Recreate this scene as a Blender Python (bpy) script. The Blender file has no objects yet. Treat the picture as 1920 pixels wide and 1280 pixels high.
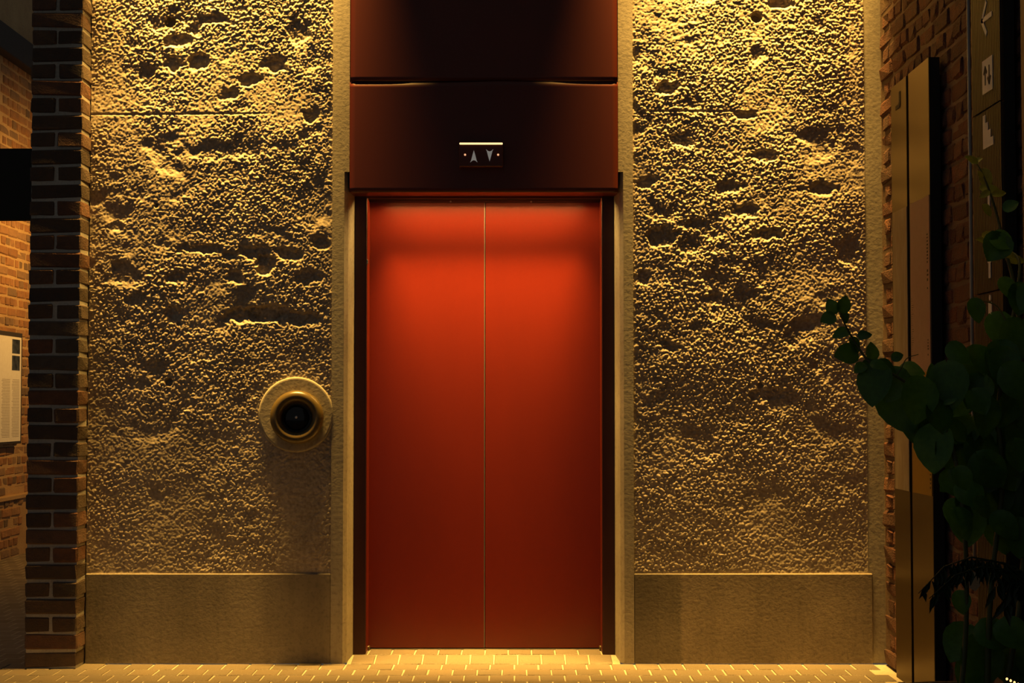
import bpy, bmesh, math, random
import numpy as np
from mathutils import Vector, Matrix

random.seed(7)
S = bpy.context.scene
COL = S.collection

# ------------------------------------------------------------------ camera
F = 3000.0                       # focal length in pixels of the 1920 px frame
CAMY, EYE = -7.06, 1.13
TILT = math.atan(120.0 / F)
cam_d = bpy.data.cameras.new('camera'); cam = bpy.data.objects.new('camera', cam_d)
COL.objects.link(cam); S.camera = cam
cam_d.sensor_width = 36.0; cam_d.lens = 36.0 * F / 1920.0
cam.location = (0, CAMY, EYE); cam.rotation_euler = (math.pi / 2 + TILT, 0, 0)
cam_d.clip_end = 60

# ------------------------------------------------------------------ world, lights, exposure
S.view_settings.view_transform = 'Standard'; S.view_settings.look = 'None'
S.view_settings.gamma = 1.0; S.view_settings.use_curve_mapping = False
S.view_settings.exposure = 0.0
W = bpy.data.worlds.new('hall'); S.world = W; W.use_nodes = True
bg = W.node_tree.nodes['Background']
bg.inputs[0].default_value = (1.0, 0.99, 0.95, 1); bg.inputs[1].default_value = 0.055

WARM = (1.0, 0.54, 0.105)
def spot(name, loc, target, watts, angle, blend, radius=0.05, color=WARM):
    d = bpy.data.lights.new(name, 'SPOT'); d.energy = watts; d.color = color
    d.spot_size = math.radians(angle); d.spot_blend = blend; d.shadow_soft_size = radius
    o = bpy.data.objects.new(name, d); COL.objects.link(o); o.location = loc
    o.rotation_euler = (Vector(target) - Vector(loc)).to_track_quat('-Z', 'Y').to_euler()
    return o
def grazer(name, x0, x1, y, z, watts, spread, tilt=0.0):
    """linear wall grazer shining straight down close to the concrete"""
    d = bpy.data.lights.new(name, 'AREA'); d.shape = 'RECTANGLE'; d.size = x1 - x0; d.size_y = .05
    d.energy = watts; d.color = WARM; d.spread = math.radians(spread)
    o = bpy.data.objects.new(name, d); COL.objects.link(o); o.location = ((x0 + x1) / 2, y, z)
    o.rotation_euler = (math.radians(tilt), 0, 0)
    return o
grazer('wall_grazer', -1.83, -0.725, -.125, 3.98, 26, 32, 5.2)
grazer('wall_grazer', 0.485, 1.54, -.125, 3.98, 31.5, 32, 5.2)
spot('passage_lamp', (-2.45, 4.9, 2.75), (-3.79, 5.25, 1.6), 125, 165, 1.0, 0.06, (1.0, 0.50, 0.10))
spot('pier_accent', (-1.12, -.105, 3.9), (-1.90, -.06, 1.75), 260, 30, 0.7, 0.03)
spot('plant_lamp', (1.18, -2.05, 4.6), (1.42, -2.36, 1.6), 36, 15, 0.8, 0.05)
STRIP_STRENGTH = 90.0

# ------------------------------------------------------------------ helpers
def px(x, y, Y):
    """world point seen at pixel x, y on the plane at depth Y"""
    dx, dy = (x - 960) / F, (640 - y) / F
    d = Vector((dx, math.cos(TILT) - dy * math.sin(TILT), math.sin(TILT) + dy * math.cos(TILT)))
    t = (Y - CAMY) / d.y
    return Vector((0, CAMY, EYE)) + d * t

def srgb(r, g, b):
    f = lambda c: ((c / 255 + .055) / 1.055) ** 2.4 if c > 10 else c / 255 / 12.92
    return (f(r), f(g), f(b), 1)

class NT:
    def __init__(s, name):
        s.m = bpy.data.materials.new(name); s.m.use_nodes = True
        s.t = s.m.node_tree; s.n = s.t.nodes; s.l = s.t.links
        s.b = s.n['Principled BSDF']
    def add(s, kind, **kw):
        n = s.n.new(kind)
        for k, v in kw.items(): setattr(n, k, v)
        return n
    def pos(s, scale=(1, 1, 1)):
        g = s.add('ShaderNodeNewGeometry'); m = s.add('ShaderNodeMapping')
        m.inputs['Scale'].default_value = scale
        s.l.new(g.outputs['Position'], m.inputs['Vector']); return m.outputs[0]
    def noise(s, vec, scale, detail=4, rough=.55):
        n = s.add('ShaderNodeTexNoise'); n.inputs['Scale'].default_value = scale
        n.inputs['Detail'].default_value = detail; n.inputs['Roughness'].default_value = rough
        s.l.new(vec, n.inputs['Vector']); return n.outputs['Fac']
    def ramp(s, fac, stops, interp='LINEAR'):
        r = s.add('ShaderNodeValToRGB'); cr = r.color_ramp; cr.interpolation = interp
        while len(cr.elements) < len(stops): cr.elements.new(0.5)
        for e, (p, c) in zip(cr.elements, stops):
            e.position = p; e.color = c if len(c) == 4 else (*c, 1)
        s.l.new(fac, r.inputs['Fac']); return r.outputs['Color']
    def mix(s, fac, a, b, mode='MIX'):
        n = s.add('ShaderNodeMix', data_type='RGBA', blend_type=mode)
        for sock, v in ((n.inputs[0], fac), (n.inputs[6], a), (n.inputs[7], b)):
            if hasattr(v, 'is_linked') or hasattr(v, 'links'): s.l.new(v, sock)
            else: sock.default_value = v
        return n.outputs[2]
    def bump(s, h, strength, dist):
        b = s.add('ShaderNodeBump'); b.inputs['Strength'].default_value = strength
        b.inputs['Distance'].default_value = dist
        s.l.new(h, b.inputs['Height']); s.l.new(b.outputs[0], s.b.inputs['Normal'])
    def base(s, c):
        if hasattr(c, 'links'): s.l.new(c, s.b.inputs['Base Color'])
        else: s.b.inputs['Base Color'].default_value = c
    def set(s, **kw):
        for k, v in kw.items(): s.b.inputs[k.replace('_', ' ')].default_value = v
        return s

def plain(name, c, rough=.6, metal=0., emit=None, estr=0.):
    t = NT(name); c4 = c if len(c) == 4 else (*c, 1)
    n = t.noise(t.pos(), 35, 3)
    t.base(t.mix(n, tuple(v * .88 for v in c4[:3]) + (1,), tuple(min(1, v * 1.12) for v in c4[:3]) + (1,)))
    t.set(Roughness=rough, Metallic=metal)
    if emit:
        t.b.inputs['Emission Color'].default_value = (*emit, 1); t.b.inputs['Emission Strength'].default_value = estr
    return t.m

def mat_concrete(name, lo, hi, fine=60, bump=.25, streak=True):
    t = NT(name); p = t.pos()
    big = t.noise(p, 2.3, 5, .6); small = t.noise(p, fine, 4, .6)
    c = t.ramp(big, [(.3, lo), (.7, hi)])
    if streak:
        st = t.noise(t.pos((7, 7, .55)), 3.0, 4, .6)
        c = t.mix(t.ramp(st, [(.45, (0, 0, 0)), (.8, (.3, .3, .3))]), c, (lo[0] * .62, lo[1] * .62, lo[2] * .62, 1))
    sp = t.ramp(small, [(.28, (.72, .72, .72)), (.5, (1, 1, 1))])
    c = t.mix(1.0, c, sp, 'MULTIPLY')
    t.base(c); t.set(Roughness=.85); t.bump(small, bump, .004); return t.m

def mat_brick(name, stops, rough=.9, dirt=(.05, .045, .04, 1), relief=.006):
    t = NT(name); oi = t.add('ShaderNodeObjectInfo')
    c = t.ramp(oi.outputs['Random'], stops)
    p = t.pos(); n1 = t.noise(p, 26, 5, .65); n2 = t.noise(p, 140, 3, .6)
    c = t.mix(t.ramp(n1, [(.42, (0, 0, 0)), (.75, (.6, .6, .6))]), c, dirt)
    t.base(c); t.set(Roughness=rough)
    mx = t.add('ShaderNodeMath', operation='ADD'); t.l.new(n1, mx.inputs[0]); t.l.new(n2, mx.inputs[1])
    t.bump(mx.outputs[0], .8, relief); return t.m

def mat_rough_concrete():
    t = NT('bush_hammered_concrete'); p = t.pos()
    big = t.noise(p, 3.1, 5, .6); small = t.noise(p, 190, 3, .6); mid = t.noise(p, 70, 3, .5)
    c = t.ramp(big, [(.3, srgb(168, 156, 137)), (.7, srgb(200, 186, 164))])
    c = t.mix(1.0, c, t.ramp(mid, [(.3, (.66, .64, .62)), (.62, (1, 1, 1))]), 'MULTIPLY')
    t.base(c); t.set(Roughness=.78); t.bump(small, .35, .002); return t.m

def mat_floor_tex():
    t = NT('paver_floor'); p = t.pos()
    b = t.add('ShaderNodeTexBrick'); t.l.new(p, b.inputs['Vector'])
    b.inputs['Scale'].default_value = 1; b.inputs['Brick Width'].default_value = .105
    b.inputs['Row Height'].default_value = .145; b.inputs['Mortar Size'].default_value = .004
    b.inputs['Color1'].default_value = srgb(142, 128, 106); b.inputs['Color2'].default_value = srgb(124, 112, 92)
    b.inputs['Mortar'].default_value = srgb(190, 178, 150)
    c = t.mix(1.0, b.outputs['Color'], t.ramp(t.noise(p, 9, 5), [(.3, (.6, .6, .6)), (.65, (1, 1, 1))]), 'MULTIPLY')
    t.base(c); t.set(Roughness=.55); t.bump(t.noise(p, 90, 3), .2, .003); return t.m

def mat_red(name, c, rough, spec=.5):
    t = NT(name); p = t.pos()
    n = t.noise(t.pos((1, 1, .25)), 5, 4, .6)
    t.base(t.mix(n, (c[0] * .85, c[1] * .85, c[2] * .85, 1), (c[0] * 1.1, c[1] * 1.1, c[2] * 1.1, 1)))
    t.set(Roughness=rough); t.b.inputs['Specular IOR Level'].default_value = spec
    t.bump(t.noise(p, 420, 2), .04, .0006); return t.m

M = {}
M['conc'] = mat_concrete('smooth_concrete', srgb(150, 142, 126), srgb(182, 174, 156))
M['plinth'] = mat_concrete('plinth_concrete', srgb(118, 110, 97), srgb(154, 144, 127))
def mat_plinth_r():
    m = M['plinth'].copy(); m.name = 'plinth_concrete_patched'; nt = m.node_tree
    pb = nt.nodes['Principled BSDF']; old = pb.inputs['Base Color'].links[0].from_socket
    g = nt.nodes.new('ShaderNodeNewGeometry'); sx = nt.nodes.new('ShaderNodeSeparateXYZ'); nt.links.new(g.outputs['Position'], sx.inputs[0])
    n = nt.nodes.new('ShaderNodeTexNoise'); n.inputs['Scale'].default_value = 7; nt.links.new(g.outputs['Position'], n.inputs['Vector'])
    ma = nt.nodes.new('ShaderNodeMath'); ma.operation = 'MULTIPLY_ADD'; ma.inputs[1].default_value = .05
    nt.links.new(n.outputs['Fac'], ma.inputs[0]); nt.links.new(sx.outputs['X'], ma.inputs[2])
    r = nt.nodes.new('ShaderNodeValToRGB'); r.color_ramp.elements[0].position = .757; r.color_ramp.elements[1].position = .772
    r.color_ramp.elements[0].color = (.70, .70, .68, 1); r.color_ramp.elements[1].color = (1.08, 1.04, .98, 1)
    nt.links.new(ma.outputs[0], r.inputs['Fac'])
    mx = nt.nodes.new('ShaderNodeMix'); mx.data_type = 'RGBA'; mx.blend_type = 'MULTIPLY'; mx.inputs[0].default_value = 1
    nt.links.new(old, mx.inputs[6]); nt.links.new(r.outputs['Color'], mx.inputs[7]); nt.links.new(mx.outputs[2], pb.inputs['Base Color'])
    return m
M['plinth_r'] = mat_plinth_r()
M['rough'] = mat_rough_concrete()
M['mortar_pier'] = mat_concrete('pier_mortar', srgb(172, 168, 158), srgb(204, 200, 190), 90, .6, False)
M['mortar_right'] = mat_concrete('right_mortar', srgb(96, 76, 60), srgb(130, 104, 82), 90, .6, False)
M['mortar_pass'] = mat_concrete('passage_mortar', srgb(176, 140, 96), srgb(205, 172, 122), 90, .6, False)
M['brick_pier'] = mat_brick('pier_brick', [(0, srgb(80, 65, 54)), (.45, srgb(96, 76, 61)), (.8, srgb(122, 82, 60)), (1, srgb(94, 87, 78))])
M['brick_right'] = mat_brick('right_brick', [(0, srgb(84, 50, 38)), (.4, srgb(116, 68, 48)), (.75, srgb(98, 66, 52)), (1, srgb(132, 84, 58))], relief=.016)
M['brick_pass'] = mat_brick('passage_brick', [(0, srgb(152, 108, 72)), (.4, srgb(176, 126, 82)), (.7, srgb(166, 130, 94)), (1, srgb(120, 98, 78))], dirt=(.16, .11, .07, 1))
M['floor'] = mat_floor_tex()
M['paver'] = mat_brick('paver', [(0, srgb(116, 105, 86)), (.5, srgb(134, 120, 98)), (1, srgb(122, 112, 94))], .5, (.20, .17, .13, 1))
M['grout'] = mat_concrete('floor_grout', srgb(180, 170, 145), srgb(205, 194, 168), 80, .3, False)
M['red'] = mat_red('red_lacquer_door', (.150, .0135, .0045), .30)
M['red_fascia'] = mat_red('red_lacquer_fascia', (.11, .016, .010), .42)
M['red_shaded'] = mat_red('shaded_red_frame', (.05, .009, .006), .45)  # frame red with the shade put into its colour
M['alu'] = plain('brushed_aluminium', (.26, .25, .24), .5, .8)
M['led'] = plain('warm_led', (.9, .8, .6), .5, 0, (1.0, .60, .16), STRIP_STRENGTH)
M['edge_glow'] = plain('lit_edge_glow', (.9, .8, .6), .5, 0, (1.0, .74, .34), 1.25)  # emission stands in for overhead light on the indicator's top edge
M['amber'] = plain('amber_lamp', (.9, .5, .3), .4, 0, (1.0, .50, .25), 1.0)
M['arrow'] = plain('pale_grey_glow', (.62, .62, .60), .5, 0, (.62, .58, .52), .22)  # grey arrows given a faint emission of their own
M['black'] = plain('matte_black', (.012, .012, .012), .75)
M['black_gloss'] = plain('black_glass', (.01, .01, .011), .12)
M['brass'] = plain('aged_brass', (.12, .085, .028), .28, 0)
M['dark_metal'] = plain('dark_bronze', (.030, .027, .024), .5, 0.2)
M['glint_dot'] = plain('glint_white', (.75, .76, .78), .4, .3)
M['steel'] = plain('dark_steel', (.06, .05, .045), .6, .3)

def new_obj(name, me, mat=None, parent=None, **props):
    o = bpy.data.objects.new(name, me); COL.objects.link(o)
    if mat is not None and me is not None and not me.materials: me.materials.append(mat)
    if parent is not None: o.parent = parent
    for k, v in props.items(): o[k] = v
    return o

def empty(name, loc=(0, 0, 0), **props):
    o = bpy.data.objects.new(name, None); COL.objects.link(o); o.location = loc
    o.empty_display_size = .1
    for k, v in props.items(): o[k] = v
    return o

def me_from(name, verts, faces, smooth=False):
    me = bpy.data.meshes.new(name); me.from_pydata([tuple(v) for v in verts], [], faces); me.update()
    if smooth:
        for p in me.polygons: p.use_smooth = True
    return me

class MB:
    """collects shapes of ONE part"""
    def __init__(s): s.v = []; s.f = []
    def box(s, x0, x1, y0, y1, z0, z1):
        i = len(s.v)
        s.v += [(x, y, z) for z in (z0, z1) for y in (y0, y1) for x in (x0, x1)]
        s.f += [tuple(i + k for k in q) for q in ((0, 2, 3, 1), (4, 5, 7, 6), (0, 1, 5, 4), (2, 6, 7, 3), (0, 4, 6, 2), (1, 3, 7, 5))]
        return s
    def prism(s, poly, z0, z1):
        """polygon in XY (counter-clockwise), extruded in Z"""
        i = len(s.v); n = len(poly)
        s.v += [(x, y, z0) for x, y in poly] + [(x, y, z1) for x, y in poly]
        s.f += [tuple(range(i + n - 1, i - 1, -1)), tuple(range(i + n, i + 2 * n))]
        s.f += [(i + k, i + (k + 1) % n, i + n + (k + 1) % n, i + n + k) for k in range(n)]
        return s
    def slab(s, poly, origin, u, w, n, t):
        """polygon in (u, w) plane at origin, thickness t along n"""
        o = Vector(origin); u = Vector(u); w = Vector(w); n = Vector(n); i = len(s.v); k_ = len(poly)
        a = [o + u * p + w * q + n * t for p, q in poly]; b = [o + u * p + w * q for p, q in poly]
        s.v += [tuple(q) for q in a + b]
        s.f += [tuple(range(i, i + k_)), tuple(range(i + 2 * k_ - 1, i + k_ - 1, -1))]
        s.f += [(i + k, i + k_ + k, i + k_ + (k + 1) % k_, i + (k + 1) % k_) for k in range(k_)]
        return s
    def tube(s, pts, radii, n=8):
        pts = [Vector(p) for p in pts]; i0 = len(s.v)
        for k, p in enumerate(pts):
            d = (pts[min(k + 1, len(pts) - 1)] - pts[max(k - 1, 0)]).normalized()
            a = d.cross(Vector((0.13, 0.9, 0.21))).normalized(); b = d.cross(a)
            r = radii[k] if hasattr(radii, '__len__') else radii
            for j in range(n):
                an = 2 * math.pi * j / n
                s.v.append(tuple(p + a * r * math.cos(an) + b * r * math.sin(an)))
        for k in range(len(pts) - 1):
            for j in range(n):
                s.f.append((i0 + k * n + j, i0 + k * n + (j + 1) % n, i0 + (k + 1) * n + (j + 1) % n, i0 + (k + 1) * n + j))
        s.f.append(tuple(i0 + j for j in range(n - 1, -1, -1)))
        s.f.append(tuple(i0 + (len(pts) - 1) * n + j for j in range(n)))
        return s
    def lathe_y(s, prof, cx, cz, n=64, cap=True):
        """profile of (radius, y) around the Y axis through cx, cz"""
        i0 = len(s.v)
        for r, y in prof:
            for j in range(n):
                a = 2 * math.pi * j / n
                s.v.append((cx + r * math.cos(a), y, cz + r * math.sin(a)))
        for k in range(len(prof) - 1):
            for j in range(n):
                s.f.append((i0 + k * n + j, i0 + k * n + (j + 1) % n, i0 + (k + 1) * n + (j + 1) % n, i0 + (k + 1) * n + j))
        if cap: s.f.append(tuple(i0 + (len(prof) - 1) * n + j for j in range(n)))
        return s
    def lathe_z(s, prof, cx, cy, n=48):
        i0 = len(s.v)
        for r, z in prof:
            for j in range(n):
                a = 2 * math.pi * j / n
                s.v.append((cx + r * math.cos(a), cy + r * math.sin(a), z))
        for k in range(len(prof) - 1):
            for j in range(n):
                s.f.append((i0 + k * n + j, i0 + k * n + (j + 1) % n, i0 + (k + 1) * n + (j + 1) % n, i0 + (k + 1) * n + j))
        return s
    def build(s, name, mat, parent=None, smooth=False, bevel=0, segs=1, angle=None, **props):
        me = me_from(name, s.v, s.f)
        bm = bmesh.new(); bm.from_mesh(me)
        if bevel:
            es = [e for e in bm.edges if len(e.link_faces) == 2 and e.calc_face_angle(0) > .6]
            bmesh.ops.bevel(bm, geom=es, offset=bevel, segments=segs, affect='EDGES', profile=.5, clamp_overlap=True)
        bmesh.ops.recalc_face_normals(bm, faces=bm.faces)
        bm.to_mesh(me); bm.free()
        if smooth:
            for p in me.polygons: p.use_smooth = True
        return new_obj(name, me, mat, parent, **props)

def brick_mesh(name, lx, ly, lz, seed, bev=.006, jit=.0022, mat=None):
    """an uneven block centred on the origin"""
    rnd = random.Random(seed); bm = bmesh.new()
    bmesh.ops.create_cube(bm, size=1)
    for v in bm.verts: v.co = Vector((v.co.x * lx, v.co.y * ly, v.co.z * lz))
    bmesh.ops.bevel(bm, geom=list(bm.edges), offset=bev, segments=1, affect='EDGES')
    for v in bm.verts: v.co += Vector((rnd.uniform(-jit, jit), rnd.uniform(-jit, jit), rnd.uniform(-jit, jit)))
    me = bpy.data.meshes.new(name); bm.to_mesh(me); bm.free()
    if mat: me.materials.append(mat)
    return me

# ------------------------------------------------------------------ layout of the elevator wall (metres; wall face at y = 0)
CX = -0.125                       # centre line of the doors
TOP = 5.3
XL0, XL1 = -1.872, -0.796         # rough field beside the pier
XR0, XR1 = 0.536, 1.566           # rough field beside the brick wall
XRW = 1.624                       # face of the brick wall on the right
ZP = px(400, 1075, 0).z           # top of plinth
ZR = 3.12                         # top of modelled roughness
ZSTOP = px(640, 322, 0).z         # where the bevelled jamb edge begins
DOORY = 0.29; FRAMEY = 0.15
ZHEAD = px(900, 380, DOORY).z
SILL = 0.02

wall = empty('wall_back', (0, 0, 0), kind='structure', label='rough bush-hammered concrete wall around the red elevator doors')

# --- rough fields: real relief
def vnoise(X, Z, cell, seed):
    rng = np.random.RandomState(seed); n = 256; g = rng.rand(n, n)
    u = X / cell + 57.3; v = Z / cell + 31.7
    i = np.floor(u).astype(int); j = np.floor(v).astype(int); a = u - i; b = v - j
    a = a * a * (3 - 2 * a); b = b * b * (3 - 2 * b)
    G = lambda p, q: g[p % n, q % n]
    return (G(i, j) * (1 - a) + G(i + 1, j) * a) * (1 - b) + (G(i, j + 1) * (1 - a) + G(i + 1, j + 1) * a) * b
def fbm(X, Z, cell, seed, oct=4, gain=.5):
    s = 0; amp = 1; tot = 0
    for o in range(oct):
        s = s + amp * vnoise(X, Z, cell / 2 ** o, seed + o); tot += amp; amp *= gain
    return s / tot
def pebbles(X, Z, cell, seed):
    """rounded stones of uneven size: highest dome over each point, 0..1"""
    rng = np.random.RandomState(seed); n = 512
    jx, jz, jr, jh = rng.rand(n, n), rng.rand(n, n), rng.rand(n, n), rng.rand(n, n)
    u = X / cell + 100; v = Z / cell + 100; i = np.floor(u).astype(int); j = np.floor(v).astype(int)
    h = np.zeros_like(X)
    for di in (-1, 0, 1):
        for dj in (-1, 0, 1):
            p = (i + di) % n; q = (j + dj) % n
            cx = i + di + jx[p, q]; cz = j + dj + jz[p, q]; r = .38 + .42 * jr[p, q]
            d2 = ((u - cx) ** 2 + (v - cz) ** 2) / (r * r)
            h = np.maximum(h, np.sqrt(np.clip(1 - d2, 0, 1)) * (.35 + .65 * jh[p, q]))
    return h
def rough_field(name, x0, x1, z0, z1, seed, pits, joint_z, jx0, jx1, smooth_px):
    st = .0032; nx = int((x1 - x0) / st); nz = int((z1 - z0) / st)
    xs = np.linspace(x0, x1, nx + 1); zs = np.linspace(z0, z1, nz + 1)
    X, Z = np.meshgrid(xs, zs)
    wx = (fbm(X, Z, .05, seed + 60, 2) - .5) * .012; wz = (fbm(X, Z, .05, seed + 61, 2) - .5) * .012
    Xw, Zw = X + wx, Z + wz
    expo = np.clip((fbm(X, Z, .30, seed, 4, .6) - .30) / .32, 0.0, 1)        # how far the stones stand out
    big = fbm(X, Z, .42, seed + 10, 3) - .5
    mid = fbm(X, Z, .075, seed + 20, 4, .6) - .5
    peb = pebbles(Xw, Zw, .0118, seed + 30); peb2 = pebbles(Xw, Zw, .0085, seed + 31)
    pk = np.clip((fbm(X, Z, .14, seed + 40, 3, .6) - .60) / .2, 0, 1)
    for (a, b, r0, r1) in smooth_px:
        c = px(a, b, 0); expo = expo * (1 - np.exp(-(((X - c.x) / r0) ** 2 + ((Z - c.z) / r1) ** 2)) * .9)
    lowf = np.clip(.62 + .38 * (Z - .6) / 1.0, .62, 1)                        # the face is ground flatter towards the plinth
    h = big * .009 + mid * .0034 * lowf ** 2.5 + (.30 + .66 * expo) * lowf ** .6 * (peb * .0056 + peb2 * .0028) - pk * .006 * lowf ** 2.5
    for (a, b, rx, ry, dep) in pits:                                          # chipped hollows
        c = px(a, b, 0); e = (fbm(X, Z, .03, seed + 50 + int(a) % 7, 3) - .5) * 1.3
        q = np.sqrt(((X - c.x) / (rx / 425)) ** 2 + ((Z - c.z) / (ry / 425)) ** 2) + e
        h = h - .8 * dep * np.clip((1.15 - q) / .55, 0, 1)
    for (a, b, r, dep) in HOLES:                                              # formwork tie holes
        c = px(a, b, 0); q = np.hypot(X - c.x, Z - c.z) / (r / 425)
        k = np.clip((1.1 - q) / .25, 0, 1); h = h * (1 - k) - dep * k
    if joint_z:
        wob = joint_z + (fbm(X, X * 0, .2, seed + 70, 2) - .5) * .008
        g = np.exp(-((Z - wob) / .0032) ** 2) * np.clip((jx1 - X) / .35, 0, 1) * (X > jx0)
        h = h * (1 - .35 * np.exp(-((Z - wob) / .006) ** 2)) - .005 * g
    e = np.minimum(np.minimum(X - x0, x1 - X), Z - z0) / .012                 # soften into the borders
    h = h * np.clip(.35 + e, .35, 1)
    Y = .010 - h
    co = np.stack([X, Y, Z], -1).reshape(-1, 3).astype(np.float32)
    a = np.arange(nz)[:, None] * (nx + 1) + np.arange(nx)[None, :]
    quads = np.stack([a, a + 1, a + nx + 2, a + nx + 1], -1).reshape(-1, 4)
    me = bpy.data.meshes.new(name)
    me.vertices.add(len(co)); me.vertices.foreach_set('co', co.ravel())
    me.loops.add(quads.size); me.loops.foreach_set('vertex_index', quads.ravel().astype(np.int32))
    me.polygons.add(len(quads)); me.polygons.foreach_set('loop_start', np.arange(0, quads.size, 4, dtype=np.int32))
    me.polygons.foreach_set('use_smooth', np.ones(len(quads), dtype=bool))
    me.update(calc_edges=True)
    return new_obj(name, me, M['rough'], wall)

HOLES = [(318, 40, 10, .05), (1419, 31, 10, .055), (316, 716, 7, .02), (292, 385, 4, .015), (1427, 722, 5, .015)]
PITS_L = [(338, 76, 30, 12, .014), (325, 118, 18, 14, .014), (370, 116, 20, 16, .016), (515, 120, 22, 15, .020), (468, 150, 22, 12, .016),
          (430, 176, 18, 12, .014), (585, 214, 18, 14, .016), (365, 55, 15, 12, .010), (275, 130, 14, 18, .010), (560, 60, 24, 26, .010), (395, 35, 30, 8, .010),
          (225, 498, 18, 10, .012), (372, 466, 36, 9, .014), (478, 474, 26, 16, .015), (496, 496, 18, 18, .022), (540, 476, 24, 14, .014), (430, 478, 16, 10, .012),
          (330, 590, 20, 16, .018), (450, 590, 34, 15, .018), (500, 588, 44, 15, .022), (560, 596, 46, 14, .018), (440, 520, 18, 12, .012), (330, 518, 20, 12, .011),
          (255, 560, 20, 12, .009), (600, 455, 18, 12, .010), (575, 520, 26, 14, .010), (215, 425, 16, 10, .008)]
PITS_R = [(1466, 6, 22, 10, .015), (1250, 164, 20, 12, .018), (1238, 440, 32, 16, .020), (1440, 438, 40, 10, .014), (1400, 392, 26, 12, .011), (1540, 352, 34, 12, .013),
          (1300, 420, 30, 10, .012), (1215, 340, 18, 14, .012), (1430, 290, 30, 12, .011), (1365, 350, 26, 12, .010), (1590, 470, 22, 30, .010), (1205, 520, 16, 14, .010),
          (1330, 560, 26, 10, .008), (1500, 610, 30, 12, .008), (1280, 260, 24, 12, .010), (1400, 215, 20, 8, .012), (1255, 650, 22, 10, .007), (1440, 740, 30, 12, .007)]
ZJ = px(300, 213, 0).z
rough_field('rough_panel', XL0, XL1, ZP, ZR, 11, PITS_L, ZJ, -1.9, -1.02,
            [(430, 110, .16, .08), (560, 960, .12, .30), (300, 330, .2, .1), (215, 150, .06, .5)])
rough_field('rough_panel', XR0, XR1, ZP, ZR, 29, PITS_R, px(1400, 208, 0).z, .60, 1.15,
            [(1245, 60, .035, .14), (1420, 60, .05, .10), (1600, 120, .03, .3)])

# --- smooth borders, plinths, wall above the frame, backing
def jamb_poly(sgn, outer):
    f, c, r = .618, .603, .5865
    pts = [(outer, 0), (CX + sgn * f, 0), (CX + sgn * c, .026), (CX + sgn * r, FRAMEY), (CX + sgn * r, .45), (outer, .45)]
    return pts
MB().prism(jamb_poly(-1, XL1), 0, ZSTOP).build('concrete_jamb', M['conc'], wall)
MB().prism(jamb_poly(1, XR0), 0, ZSTOP).build('concrete_jamb', M['conc'], wall)
MB().box(XL1, CX - .596, 0, .45, ZSTOP, TOP).build('concrete_border', M['conc'], wall)
MB().box(CX + .596, XR0, 0, .45, ZSTOP, TOP).build('concrete_border', M['conc'], wall)
MB().box(XR1, XRW + .05, .012, .45, 0, TOP).build('concrete_border', M['conc'], wall)
MB().box(XL0, XL1, -.001, .45, 0, ZP).build('plinth', M['plinth'], wall, bevel=.004)
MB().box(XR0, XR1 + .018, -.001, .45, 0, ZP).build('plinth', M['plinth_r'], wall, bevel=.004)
for a, b in ((XL0, XL1), (XR0, XR1)):
    MB().box(a, b, .085, .45, ZP, ZR).box(a, b, .004, .45, ZR, TOP).build('concrete_core', M['conc'], wall)
MB().box(CX - .596, CX + .596, .45, .5, 0, TOP).build('shaft_back', M['black'], wall)

# ------------------------------------------------------------------ floor
floor = empty('floor', (0, 0, 0), kind='structure', label='warm lit floor of small staggered brick pavers')
PW, PD = .105, .145
FX0, FX1, FY0 = -2.30, XRW, -5 * PD
MB().box(FX0, FX1 + .05, FY0, .0, -.06, -.004).slab([(0, -.06), (.45, -.06), (.45, SILL - .004), (PD, SILL - .004), (0, -.004)], (CX - .60, 0, 0), (0, 1, 0), (0, 0, 1), (1, 0, 0), 1.2).build('grout_bed', M['grout'], floor)
MB().box(-6.5, FX0, -10, 9, -.06, 0).box(FX0, XRW + .4, -10, FY0, -.06, 0).box(FX0, XL0, .0, 9, -.06, 0).build('floor_slab', M['floor'], floor)
pav = [brick_mesh('paver', PW - .006, PD - .006, .04, 300 + k, .003, .0009, M['paver']) for k in range(6)]
for r in range(5):
    x = FX0 + PW / 2 + (PW / 2 if r % 2 else 0)
    while x < FX1 - PW * .4:
        o = new_obj('paver', random.choice(pav), None, floor)
        o.location = (x, -PD * (r + .5), -.0205 + random.uniform(-.0012, .0012)); x += PW
for r, (yc, tilt) in enumerate(((.068, math.atan(SILL / PD)), (.218, 0))):
    x = CX - .585 + PW * (.1 if r else .5)
    while x < CX + .60 - PW * .4:
        o = new_obj('paver', random.choice(pav), None, floor)
        o.location = (x, yc, -.0205 + (SILL / 2 if r == 0 else SILL)); o.rotation_euler = (tilt, 0, 0); x += PW

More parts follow.
